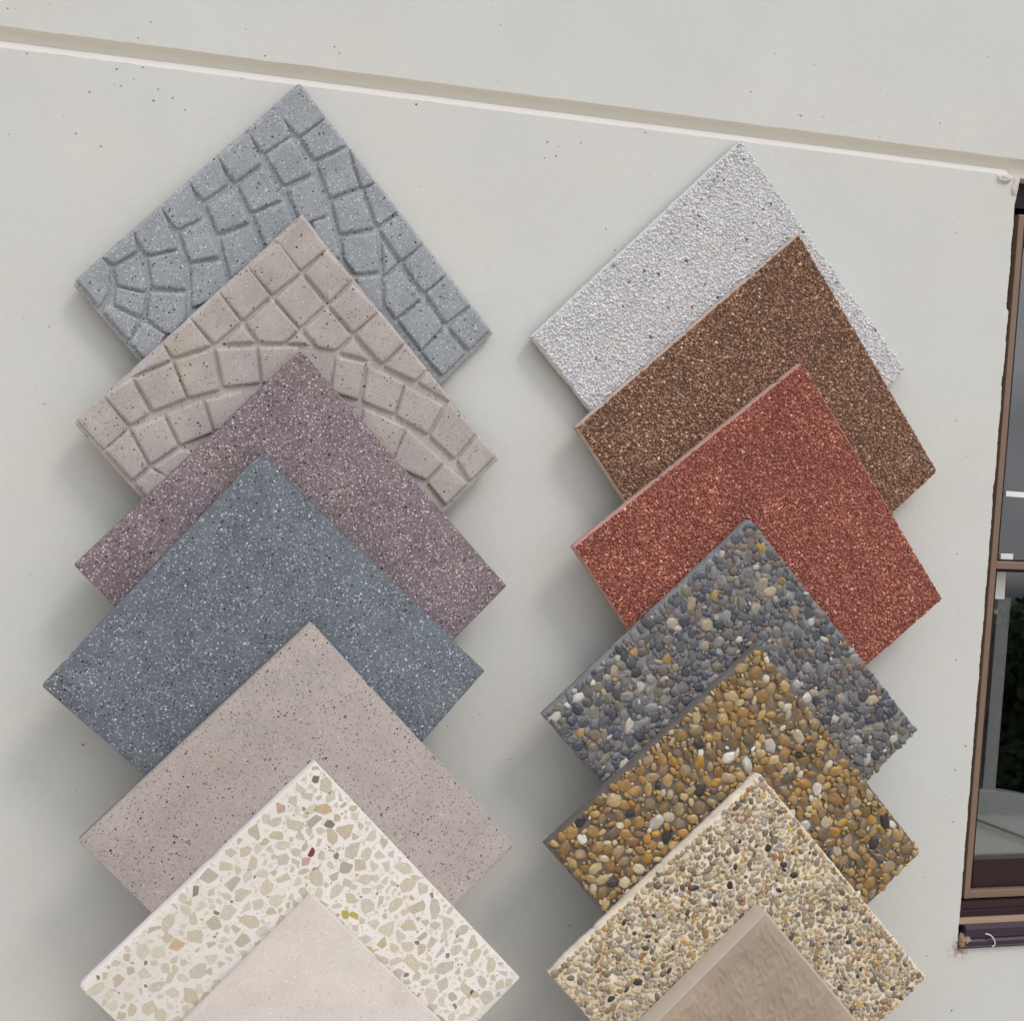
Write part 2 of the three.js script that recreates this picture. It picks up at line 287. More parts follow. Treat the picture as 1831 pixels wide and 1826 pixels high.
  // strips of white paper fixed to the panes
  const paper = new THREE.MeshStandardMaterial({ color: tone([236, 240, 242]), roughness: 0.6 }), paleBar = new THREE.MeshStandardMaterial({ color: tone([196, 198, 200]), roughness: 0.35 });
  part('paper_strip', lean(box(0.9010, 0.9235, 1.3445, 1.3535, -0.0419, -0.0413), 1.3436), paper);
  part('paper_strip', lean(box(0.9065, 0.9295, 1.2795, 1.3252, -0.0419, -0.0413), 0.867), paper);
  part('reflection_bar', box(0.926, 0.9495, 0.87, 1.28, -0.104, -0.074), paleBar);  // added pale upright behind the glass, standing in for a vertical reflection
  const bar = box(-0.2, 0.2, -0.0042, 0.0042, -0.0419, -0.0413); bar.rotateZ(-0.02); bar.translate(1.105, 1.4435, 0); part('paper_strip', lean(bar, 1.3436), paper);
  const thread = new THREE.TubeGeometry(new THREE.CatmullRomCurve3([V(0.893, 0.7625, 0.0075), V(0.9005, 0.7605, 0.009), V(0.9075, 0.754, 0.0098), V(0.9095, 0.7465, 0.0105), V(0.9085, 0.743, 0.0098), V(0.9055, 0.7425, 0.009)]), 40, 0.0011, 8);
  tag(mesh('thread', thread, plain([212, 204, 190]), scene), 'short curl of pale thread lying on the dark window sill', 'thread');
}
{
  { // a dark hedge across the yard, which the window mirrors
    const h = new THREE.Group(); h.name = numbered('hedge'); h.position.set(4.9, 0, 5.4); h.rotation.y = -0.95; scene.add(h);
    tag(h, 'dark clipped hedge across the yard, seen only as the dark mirror image in the window', 'hedge');
    const r = rng(91), leaf = new THREE.PlaneGeometry(0.06, 0.04); leaf.rotateX(0.5);
    const im = new THREE.InstancedMesh(leaf, new THREE.MeshStandardMaterial({ color: 0xffffff, roughness: 0.8, side: THREE.DoubleSide }), 26000), M = new THREE.Matrix4(), Q = new THREE.Quaternion(), E = new THREE.Euler(), c = new THREE.Color();
    for (let i = 0; i < 26000; i++) {
      const x = (r() - 0.5) * 1.1, z = (r() - 0.5) * 9, y = 0.02 + 1.12 * r() + 0.1 * N2(z * 1.7, 3), e = r() < 0.7 ? Math.sign(x) * (0.5 + 0.08 * N2(z * 2, y * 2)) : x;
      im.setMatrixAt(i, M.compose(V(e, y, z), Q.setFromEuler(E.set(r() * 6, r() * 6, r() * 6)), V(1, 1, 1).multiplyScalar(0.7 + 0.8 * r()))); im.setColorAt(i, c.setRGB(0.03 + 0.02 * r(), 0.05 + 0.03 * r(), 0.022 + 0.01 * r()));
    }
    im.name = 'foliage'; im.userData.kind = 'stuff'; im.castShadow = im.receiveShadow = true; h.add(im);
    mesh('twigs', box(-0.42, 0.42, 0, 1.02, -4.4, 4.4), new THREE.MeshStandardMaterial({ color: new THREE.Color().setRGB(0.02, 0.022, 0.014), roughness: 1 }), h);
  }
  // behind the lower pane: an added pale panel and dark rod imitating a reflection
  const p = new THREE.Group(); p.name = numbered('reflection_panel'); p.position.set(0.985, 0.862, -0.095); scene.add(p);
  tag(p, 'added pale rounded panel with a dark diagonal rod, imitating a reflection low in the window glass', 'reflection_panel');
  const s = new THREE.Shape(); s.moveTo(-0.1, 0); s.lineTo(0.26, 0); s.bezierCurveTo(0.2, 0.052, 0.03, 0.104, -0.1, 0.105); s.lineTo(-0.1, 0);
  mesh('pale_panel', new THREE.ExtrudeGeometry(s, { depth: 0.02, bevelEnabled: true, bevelSize: 0.004, bevelThickness: 0.004, bevelSegments: 3, curveSegments: 24 }), new THREE.MeshStandardMaterial({ color: tone([214, 216, 218]), roughness: 0.45 }), p);
  mesh('rod', new THREE.TubeGeometry(new THREE.LineCurve3(V(-0.09, 0.066, 0.03), V(0.25, -0.05, 0.03)), 4, 0.0022, 8), plain([26, 30, 36], 0.4), p);
}
// ------------------------------------------------------------------ where each sample tile hangs: centre of its face, turn, and its corners top, left, bottom, right
const AT = {
  L1: { at: [-0.2327, 1.6388, 0.0258], q: [-0.00359, 0.01581, 0.39267, 0.91954], c: [[0.2042, 0.2027], [-0.1808, 0.2027], [-0.2042, -0.2027], [0.1808, -0.2027]] },
  L2: { at: [-0.2227, 1.4696, 0.0484], q: [0.00508, 0.01180, 0.39350, 0.91924], c: [[0.2032, 0.2038], [-0.1822, 0.2038], [-0.2032, -0.2038], [0.1822, -0.2038]] },
  L3: { at: [-0.2133, 1.3006, 0.0734], q: [-0.00462, 0.00756, 0.39679, 0.91787], c: [[0.1985, 0.2043], [-0.1840, 0.2043], [-0.1985, -0.2043], [0.1840, -0.2043]] },
  L4: { at: [-0.2435, 1.1735, 0.0965], q: [-0.00440, 0.00769, 0.42201, 0.90655], c: [[0.1973, 0.2034], [-0.1858, 0.2034], [-0.1973, -0.2034], [0.1858, -0.2034]] },
  L5: { at: [-0.1949, 0.9697, 0.1218], q: [-0.00916, 0.00580, 0.38493, 0.92288], c: [[0.1921, 0.2016], [-0.1868, 0.2016], [-0.1921, -0.2016], [0.1868, -0.2016]] },
  L6: { at: [-0.1858, 0.8002, 0.1464], q: [-0.00931, 0.00583, 0.38185, 0.92416], c: [[0.1911, 0.2010], [-0.1880, 0.2010], [-0.1911, -0.2010], [0.1880, -0.2010]] },
  L7: { at: [-0.1787, 0.6415, 0.1758], q: [-0.00927, 0.00589, 0.38759, 0.92176], c: [[0.1877, 0.2024], [-0.1873, 0.2024], [-0.1877, -0.2024], [0.1873, -0.2024]] },
  R1: { at: [0.3793, 1.6265, 0.0234], q: [0.00145, 0.00748, 0.38714, 0.92199], c: [[0.2125, 0.2085], [-0.2023, 0.2085], [-0.2125, -0.2085], [0.2023, -0.2085]] },
  R2: { at: [0.4391, 1.4940, 0.0433], q: [0.00510, 0.00577, 0.36443, 0.93120], c: [[0.2279, 0.2052], [-0.1980, 0.2052], [-0.2279, -0.2052], [0.1980, -0.2052]] },
  R3: { at: [0.4444, 1.3199, 0.0643], q: [0.00266, 0.00510, 0.34144, 0.93989], c: [[0.2173, 0.2086], [-0.2040, 0.2086], [-0.2173, -0.2086], [0.2040, -0.2086]] },
  R4: { at: [0.4056, 1.1129, 0.0901], q: [-0.00627, 0.00455, 0.37343, 0.92762], c: [[0.1970, 0.2071], [-0.1994, 0.2071], [-0.1970, -0.2071], [0.1994, -0.2071]] },
  R5: { at: [0.4122, 0.9420, 0.1136], q: [-0.00637, 0.00454, 0.36426, 0.93126], c: [[0.1990, 0.2047], [-0.2022, 0.2047], [-0.1990, -0.2047], [0.2022, -0.2047]] },
  R6: { at: [0.4200, 0.7704, 0.1372], q: [-0.00646, 0.00455, 0.36196, 0.93216], c: [[0.1922, 0.2070], [-0.2001, 0.2070], [-0.1922, -0.2070], [0.2001, -0.2070]] },
  R7: { at: [0.4365, 0.5716, 0.1732], q: [-0.00644, 0.00459, 0.36690, 0.93023], c: [[0.1985, 0.2282], [-0.2001, 0.2282], [-0.1985, -0.2282], [0.2001, -0.2282]] },
};
const ORDER = { L: ['L1', 'L2', 'L3', 'L4', 'L5', 'L6', 'L7'], R: ['R1', 'R2', 'R3', 'R4', 'R5', 'R6', 'R7'] };
const THICK = { L1: 0.0175, R1: 0.0172, L7: 0.0215, R7: 0.0322 };
const GROUP = 'square paving sample tiles stacked in two stepped columns on the wall';
for (const [k, a] of Object.entries(AT)) { a.p = V(...a.at); a.r = new THREE.Quaternion(...a.q).normalize(); a.inv = a.r.clone().invert(); a.th = THICK[k] ?? 0.0203; }
function tile(key, name, label) {
  const a = AT[key], g = new THREE.Group(); g.name = numbered(name); scene.add(g);
  g.position.copy(a.p).add(V(0, 0, -a.th).applyQuaternion(a.r)); g.quaternion.copy(a.r);
  tag(g, label, 'paving tile', GROUP); a.g = g; return a;
}
const put = (name, geo, mat, a, kind) => { const m = mesh(name, geo, mat, a.g, kind); m.position.z = a.th; return m; };
// is a spot of a tile's face behind the next tile of its column, or below the photograph?
function unseen(key, x, y, m = 0.012) {
  const a = AT[key], w = V(x, y, 0).applyQuaternion(a.r).add(a.p), col = ORDER[key[0]], next = AT[col[col.indexOf(key) + 1]];
  const s = w.clone().project(camera); if (s.y < -1.05 || s.y > 1.05) return true;
  if (!next) return false;
  const l = w.sub(next.p).applyQuaternion(next.inv), c = next.c;
  return c.every(([ax, ay], i) => { const [bx, by] = c[(i + 1) % 4], L = Math.hypot(bx - ax, by - ay); return ((bx - ax) * (l.y - ay) - (by - ay) * (l.x - ax)) / L > m; });
}
const insetBy = (c, d) => c.map((p, i) => {                          // corners moved in by d[i] from the edge i -> i+1
  const n = 4, line = (k) => { const a = c[k], b = c[(k + 1) % n], l = Math.hypot(b[0] - a[0], b[1] - a[1]), ux = (b[0] - a[0]) / l, uy = (b[1] - a[1]) / l; return [a[0] - uy * d[k], a[1] + ux * d[k], ux, uy]; };
  const A = line((i + 3) % 4), B = line(i), det = A[2] * B[3] - A[3] * B[2], t = ((B[0] - A[0]) * B[3] - (B[1] - A[1]) * B[2]) / det; return [A[0] + A[2] * t, A[1] + A[3] * t];
});
function inside(c, x, y, m) { return c.every(([ax, ay], i) => { const [bx, by] = c[(i + 1) % 4], L = Math.hypot(bx - ax, by - ay); return ((bx - ax) * (y - ay) - (by - ay) * (x - ax)) / L > m; }); }
// face layer and backing layer of a slab
function layers(a, seed, face, back, { amp = 0.0004, rc, nicks = 3, top = 0, split = 0.012, bevel = 0.0008, faceName = 'face_layer' } = {}) {
  const o = outline(a.c, seed, amp, rc, nicks);
  put(faceName, slab(o, top, split, bevel), face, a);
  put('backing_layer', slab(insetRing(o, 0.0004), -split + top, a.th - split + top, 0.0002), back, a);
}
const FAN = [
  [[209, 208], [154, 206], [155, 153], [202, 148]],
  [[200, 150], [156, 152], [151, 119], [200, 105]],
  [[200, 109], [173, 54], [200, 44]],
  [[151, 116], [194, 106], [174, 56], [133, 71]],
  [[149, 161], [107, 166], [98, 121], [140, 108]],
  [[175, 51], [199, 47], [197, -1], [155, 4]],
  [[132, 68], [172, 54], [152, 5], [111, 30]],
  [[98, 117], [139, 106], [119, 56], [81, 69]],
  [[197, 0], [155, 1], [148, -49], [192, -53]],
  [[110, 27], [152, 1], [119, -41], [90, -20], [94, 4]],
  [[150, -10], [145, -49], [117, -48]],
  [[191, -51], [149, -51], [143, -100], [190, -104]],
  [[142, -51], [116, -50], [94, -74], [92, -100], [138, -103]],
  [[188, -102], [145, -101], [138, -149], [188, -155]],
  [[141, -103], [93, -102], [89, -153], [135, -150]],
  [[187, -155], [138, -154], [138, -197], [187, -207]],
  [[135, -151], [88, -153], [87, -203], [135, -198]],
  [[96, 66], [119, 54], [92, 6], [61, 22]],
  [[90, -24], [117, -43], [86, -81], [59, -59]],
  [[164, 200], [108, 203], [106, 166], [151, 160]],
  [[113, 200], [58, 204], [53, 163], [97, 159]],
  [[63, 202], [10, 203], [7, 172], [47, 167]],
  [[14, 202], [-38, 204], [-42, 167], [-7, 158]],
  [[-33, 204], [-84, 204], [-92, 169], [-56, 149]],
  [[-79, 203], [-133, 203], [-130, 186], [-95, 179]],
  [[-131, 202], [-187, 205], [-179, 159], [-158, 165], [-135, 185]],
  [[54, 160], [97, 157], [87, 109], [43, 123]],
  [[7, 168], [49, 161], [35, 115], [-7, 131]],
  [[-41, 164], [-7, 156], [-24, 108], [-58, 129]],
  [[-92, 167], [-56, 148], [-83, 105], [-114, 136]],
  [[-132, 185], [-96, 177], [-117, 139], [-125, 138], [-144, 166]],
  [[-145, 166], [-123, 135], [-148, 116], [-163, 152]],
  [[-179, 156], [-166, 154], [-152, 118], [-176, 107], [-183, 110]],
  [[-151, 115], [-140, 82], [-182, 65], [-182, 106]],
  [[-118, 135], [-86, 103], [-110, 78], [-140, 76], [-145, 114]],
  [[-58, 127], [-24, 104], [-46, 67], [-96, 85]],
  [[-7, 128], [35, 113], [20, 73], [-35, 78]],
  [[44, 121], [88, 107], [71, 65], [26, 78]],
];
const ARCH = [
  [[206, 209], [153, 204], [151, 153], [197, 151]],
  [[196, 152], [153, 149], [151, 100], [197, 101]],
  [[151, 151], [103, 151], [101, 101], [148, 101]],
  [[158, 200], [104, 202], [104, 155], [152, 151]],
  [[108, 202], [56, 203], [54, 156], [103, 155]],
  [[59, 203], [8, 203], [8, 158], [53, 156]],
  [[10, 203], [-38, 202], [-41, 180], [6, 159]],
  [[52, 155], [17, 152], [49, 125]],
  [[102, 153], [55, 153], [51, 123], [73, 101], [101, 100]],
  [[99, 100], [75, 100], [98, 76]],
  [[-37, 200], [-95, 198], [-43, 179]],
  [[-43, 178], [5, 157], [-25, 112], [-62, 132]],
  [[6, 156], [46, 122], [17, 84], [-21, 113]],
  [[47, 121], [86, 87], [58, 49], [18, 83]],
  [[-93, 195], [-44, 178], [-62, 132], [-105, 149]],
  [[-94, 198], [-135, 203], [-137, 155], [-107, 149]],
  [[-133, 202], [-187, 205], [-179, 156], [-139, 155]],
  [[-96, 138], [-49, 120], [-68, 79], [-110, 96]],
  [[-139, 153], [-97, 137], [-111, 96], [-153, 103]],
  [[-140, 154], [-181, 154], [-183, 104], [-154, 103]],
  [[-153, 101], [-112, 94], [-87, 62], [-146, 55]],
  [[-155, 101], [-183, 101], [-195, 73], [-146, 60], [-146, 81]],
  [[-48, 118], [-5, 95], [-21, 51], [-67, 80]],
  [[192, 99], [149, 98], [148, 51], [194, 48]],
  [[147, 98], [104, 99], [101, 69], [117, 50], [146, 49]],
  [[195, 50], [149, 49], [149, -4], [193, -4]],
  [[146, 48], [118, 46], [141, 10]],
  [[193, -4], [149, -6], [167, -50], [190, -49]],
  [[189, -51], [169, -52], [183, -100], [193, -101]],
  [[113, 46], [136, 12], [95, -17], [74, 17]],
  [[136, 10], [156, -42], [117, -63], [97, -20]],
  [[155, -43], [175, -99], [132, -113], [117, -64]],
  [[184, -98], [185, -157], [136, -161], [132, -115]],
  [[185, -159], [138, -163], [131, -202], [188, -209]],
  [[95, -27], [118, -85], [77, -105], [57, -51]],
  [[118, -87], [125, -154], [89, -155], [68, -105]],
  [[124, -155], [88, -157], [85, -202], [130, -203]],
];
// ------------------------------------------------------------------ left column
const GREY = [150, 146, 142], cement = plain([128, 122, 114], 0.92, 1, 0.0006), darkCement = plain([92, 86, 76], 0.92, 1, 0.0006);
const RINGS = [[-0.0010, -0.0060], [0.0004, -0.0044], [0.0013, -0.0024], [0.0024, -0.0009], [0.0036, -0.0002], [0.0054, 0]];
function settTile(key, name, label, map, plan, back) {
  const a = tile(key, name, label), m = stoneMat(map, 0.86, 0.0005), r = rng(plan.length);
  layers(a, key.charCodeAt(0) + 3, m, back, { top: -0.0052, split: 0.008, amp: 0.00035, rc: [0.002, 0.004, 0.002, 0.002], nicks: 5, bevel: 0.0015 });
  const hull = insetBy(a.c, [0.0004, 0.0052, 0.0058, 0.0004]);         // pressed faces stop short of the two lower edges
  for (const p of plan) {
    let q = p.map(([x, y]) => [x / 1000, y / 1000]); if (area2(q) < 0) q.reverse();
    q = clip(q, hull).filter(([x, y], i, l) => { const [u, v] = l[(i + 1) % l.length]; return Math.hypot(u - x, v - y) > 0.0015; });
    if (q.length < 3) continue;
    const g = pillow(q, RINGS, 0.0035); if (g) { const s = put('sett', g, m, a); s.position.z += 0.0004 * (r() - 0.7); }
  }
}
const blueGrey = speckle(101, [147, 151, 157], [
  { n: 22000, r0: 0.5, r1: 1.0, tones: [[178, 183, 191], [160, 166, 175], [114, 119, 127], [106, 111, 119]], alpha: 0.9 },
  { n: 10500, r0: 0.5, r1: 1.1, tones: [[226, 229, 236], [206, 211, 219]], alpha: 0.95, pow: 2 },
  { n: 1300, r0: 0.6, r1: 1.5, tones: [[32, 33, 40], [50, 52, 60]], pow: 1.5 }], { mottle: 0.05 });
settTile('L1', 'fan_pattern_tile', 'blue grey speckled tile embossed with fan shaped cobbles, topmost on the left', blueGrey, FAN, plain([120, 112, 98], 0.92, 1, 0.0006));
const pinkGrey = speckle(102, [174, 166, 159], [
  { n: 20000, r0: 0.5, r1: 1.0, tones: [[190, 181, 175], [148, 138, 131], [166, 162, 167]], alpha: 0.8 },
  { n: 2400, r0: 0.5, r1: 1.1, tones: [[222, 216, 212], [206, 206, 210]], alpha: 0.85 },
  { n: 4200, r0: 0.5, r1: 0.95, tones: [[92, 84, 80], [112, 102, 98]], alpha: 0.8 },
  { n: 800, r0: 0.7, r1: 1.6, tones: [[30, 26, 28], [52, 46, 46]], pow: 2 }], { mottle: 0.05, drift: [171, 163, 162] });
settTile('L2', 'arch_pattern_tile', 'pinkish grey tile embossed with square cobbles above curved rows, second on the left', pinkGrey, ARCH, plain([128, 116, 104], 0.92, 1, 0.0006));
function smoothTile(key, name, label, map, back, opt = {}) { const a = tile(key, name, label); layers(a, key.charCodeAt(1) * 7, stoneMat(map, opt.rough ?? 0.7, opt.bump ?? 0.0002), back, { amp: 0.00022, nicks: 4, ...opt }); return a; }
smoothTile('L3', 'purple_tile', 'mauve purple tile thickly speckled with pale and black chips, third on the left', speckle(103, [119, 105, 115], [
  { n: 22000, r0: 0.5, r1: 1.1, tones: [[144, 130, 137], [88, 74, 82], [158, 146, 150], [76, 64, 71]], alpha: 0.95 },
  { n: 14000, r0: 0.65, r1: 1.35, tones: [[206, 197, 200], [184, 172, 176], [222, 217, 217]], alpha: 1, pow: 1.8 },
  { n: 9500, r0: 0.65, r1: 1.35, tones: [[44, 36, 41], [58, 48, 53]], alpha: 0.95 },
  { n: 170, r0: 1.1, r1: 2.3, tones: [[26, 22, 26]], pow: 1.6 }], { mottle: 0.07, drift: [122, 108, 110] }), plain([82, 70, 66], 0.92));
smoothTile('L4', 'slate_blue_tile', 'slate blue tile with scattered white and black specks, fourth on the left', speckle(104, [100, 107, 116], [
  { n: 20000, r0: 0.5, r1: 1.0, tones: [[120, 128, 138], [78, 85, 95], [134, 142, 151]], alpha: 0.9 },
  { n: 13000, r0: 0.6, r1: 1.25, tones: [[182, 189, 197], [160, 168, 178], [204, 209, 215]], alpha: 0.86, pow: 1.8 },
  { n: 1100, r0: 1.0, r1: 1.8, tones: [[208, 213, 220], [194, 200, 208]], pow: 2 },
  { n: 4200, r0: 0.65, r1: 1.4, tones: [[28, 31, 38], [38, 42, 50]] },
  { n: 120, r0: 1.2, r1: 2.0, tones: [[20, 22, 27]] }], { mottle: 0.07 }), plain([78, 74, 68], 0.92));
smoothTile('L5', 'taupe_tile', 'smooth taupe tile with fine black specks, fifth on the left under the terrazzo tile', speckle(105, [172, 162, 156], [
  { n: 24000, r0: 0.5, r1: 1.1, tones: [[148, 138, 132], [188, 179, 173], [158, 150, 148], [178, 168, 162]], alpha: 0.8 },
  { n: 9000, r0: 0.55, r1: 1.15, tones: [[104, 96, 92], [122, 113, 109]], alpha: 0.9 },
  { n: 900, r0: 0.6, r1: 1.4, tones: [[210, 203, 199], [220, 214, 211]], alpha: 0.85 },
  { n: 1900, r0: 0.65, r1: 1.35, tones: [[40, 36, 36], [54, 49, 49]] },
  { n: 90, r0: 1.2, r1: 2.0, tones: [[24, 22, 24]] }], { mottle: 0.035, drift: [170, 160, 158] }), plain([112, 96, 90], 0.92));

// ---- terrazzo: chips of marble ground flush with white cement
{
  const a = tile('L6', 'terrazzo_tile', 'white terrazzo tile with cream and olive marble chips, second from bottom on the left');
  const base = speckle(106, [226, 221, 217], [
    { n: 1500, r0: 0.3, r1: 1.2, tones: [[212, 209, 200], [205, 203, 200], [196, 194, 190]], alpha: 0.8 },
    { n: 420, r0: 0.25, r1: 0.8, tones: [[120, 115, 110], [150, 146, 140], [96, 90, 84]], alpha: 0.8 }], { mottle: 0.018, grain: 0.012 });
  layers(a, 88, stoneMat(base, 0.42, 0), plain([206, 200, 196], 0.9), { amp: 0.0002, nicks: 4, top: -0.00025 });
  const r = rng(601), geos = Array.from({ length: 26 }, () => {
    const n = 4 + Math.floor(r() * 4), o = r() * 6.28, asp = 0.5 + 0.5 * r(), P = [];
    for (let i = 0; i < n; i++) { const t = o + (i + 0.8 * (r() - 0.5)) / n * 6.283, d = 0.78 + 0.46 * r(); P.push([Math.cos(t) * d, Math.sin(t) * d * asp]); }
    const q = P.flatMap((p, i) => { const b = P[(i + 1) % n], z = P[(i + n - 1) % n], e = 0.07; return [[p[0] + (z[0] - p[0]) * e, p[1] + (z[1] - p[1]) * e], [p[0] + (b[0] - p[0]) * e, p[1] + (b[1] - p[1]) * e]]; });
    const s = new THREE.Shape(q.map(([x, y]) => new THREE.Vector2(x, y))), g = new THREE.ExtrudeGeometry(s, { depth: 1, bevelEnabled: false }); g.translate(0, 0, -1); g.userData = { asp }; return g;
  });
  const flaw = (() => { const s = 256, px = new Uint8Array(s * s * 4), q = rng(9); for (let y = 0; y < s; y++) for (let x = 0; x < s; x++) { const v = 235 + 26 * fbm(x / 46, y / 46, 4) - 26 * Math.max(0, 0.12 - Math.abs(N2(x / 70, y / 40 + 5))) / 0.12 * 0.6 + 4 * q(), i = (y * s + x) * 4; px[i] = Math.min(255, v); px[i + 1] = Math.min(255, v - 1); px[i + 2] = Math.min(255, v - 4); px[i + 3] = 255; } const t = dataTexture(s, s, px); t.repeat.set(0.5, 0.5); t.offset.set(0.5, 0.5); return t; })();
  const mat = (c) => new THREE.MeshStandardMaterial({ color: tone(c), map: flaw, roughness: 0.36 });
  const pale = [[222, 216, 202], [217, 211, 201], [212, 205, 190], [219, 211, 193], [210, 204, 195], [214, 206, 187], [221, 215, 207]].map(mat), mid = [[208, 200, 181], [204, 196, 172], [211, 199, 180], [200, 192, 180], [206, 192, 176]].map(mat), olive = [[188, 177, 134], [194, 182, 142], [192, 178, 152]].map(mat), deep = [[142, 136, 122], [154, 146, 130], [134, 126, 116]].map(mat), rose = mat([206, 176, 166]), red = mat([140, 62, 64]), tan = mat([212, 190, 160]), taupe = mat([190, 180, 172]), lemon = mat([194, 182, 104]);
  const chips = [], hash = new Map(), cell = 0.012, key = (x, y) => Math.floor(x / cell) + ',' + Math.floor(y / cell), edge = a.c;
  const free = (x, y, R) => { const i = Math.floor(x / cell), j = Math.floor(y / cell); for (let u = -1; u <= 1; u++) for (let v = -1; v <= 1; v++) for (const c of hash.get(`${i + u},${j + v}`) ?? []) if (Math.hypot(c.x - x, c.y - y) < (c.R + R) * 1.02 + 0.0003) return false; return true; };
  const add = (x, y, R, m) => { const c = { x, y, R, m, k: Math.floor(r() * geos.length), t: r() * 6.28 }; chips.push(c); const h = key(x, y); hash.has(h) ? hash.get(h).push(c) : hash.set(h, [c]); };
  for (const [x, y, R, m] of [[159, 149, 8.6, tan], [140, 147, 7.4, taupe], [128, 74, 8.4, taupe], [111.5, 120, 5.6, red], [99, 117, 6, rose], [87, 31, 5.5, lemon], [94, 22, 5, lemon], [95, -30, 8, tan], [121, 190, 8, rose], [-78, 155, 8.5, tan], [2, 110, 10, pale[5]]]) add(x / 1000, y / 1000, R / 1000, m);
  for (const [n, r0, r1] of [[900, 0.0066, 0.0104], [4000, 0.0046, 0.0066], [9000, 0.003, 0.0046], [12000, 0.0018, 0.003], [9000, 0.0008, 0.0018]]) for (let i = 0; i < n; i++) {
    const x = (r() - 0.5) * 0.42, y = (r() - 0.5) * 0.42, R = r0 + (r1 - r0) * r();
    
    if (!inside(edge, x, y, R * 1.02 + 0.0006) || unseen('L6', x, y) || !free(x, y, R)) continue;
    const t = r(), pick = (l) => l[Math.floor(r() * l.length)];
    add(x, y, R, R > 0.0065 ? pick(t < 0.82 ? pale : mid) : t < 0.74 ? pick(pale) : t < 0.93 ? pick(mid) : t < 0.965 ? pick(olive) : pick(deep));
  }
  chips.sort((p, q) => q.R - p.R);
  const rest = new Map();
  chips.forEach((c, i) => {
    const g = geos[c.k], k = c.R / (0.5 + 0.5 * g.userData.asp) * 1.06;
    if (i < 300) { const m = put('marble_chip', g, c.m, a); m.position.set(c.x, c.y, a.th); m.rotation.z = c.t; m.scale.set(k, k, 0.0009); }
    else { const h = g.clone(); h.scale(k, k, 0.0009); h.rotateZ(c.t); h.translate(c.x, c.y, 0); rest.has(c.m) ? rest.get(c.m).push(h) : rest.set(c.m, [h]); }
  });
  const lists = [...rest.values()].flat(), cols = [...rest.entries()].flatMap(([m, l]) => l.map(() => m.color));
  lists.forEach((g, i) => { const n = g.attributes.position.count, q = new Float32Array(n * 3); for (let j = 0; j < n; j++) q.set([cols[i].r, cols[i].g, cols[i].b], j * 3); g.setAttribute('color', new THREE.BufferAttribute(q, 3)); });
  if (lists.length) put('small_chips', mergeGeometries(lists), new THREE.MeshStandardMaterial({ vertexColors: true, roughness: 0.36 }), a, 'stuff');
}
smoothTile('L7', 'cream_tile', 'plain pale cream stone tile, lowest on the left, cut off by the photograph', speckle(107, [205, 196, 190], [
  { n: 9000, r0: 0.8, r1: 2.2, tones: [[215, 207, 201], [194, 185, 179], [220, 212, 207], [200, 190, 184]], alpha: 0.65 },
  { n: 14000, r0: 0.55, r1: 1.3, tones: [[228, 221, 216], [180, 170, 164], [216, 207, 202]], alpha: 0.65 }, { n: 14, r0: 0.5, r1: 0.9, tones: [[120, 112, 108]] }], { mottle: 0.025, grain: 0.02, drift: [207, 199, 191] }), plain([196, 186, 180], 0.9), { rc: [0.002, 0.002, 0.002, 0.002], bevel: 0.0012, split: 0.016, rough: 0.6, bump: 0.0003 });

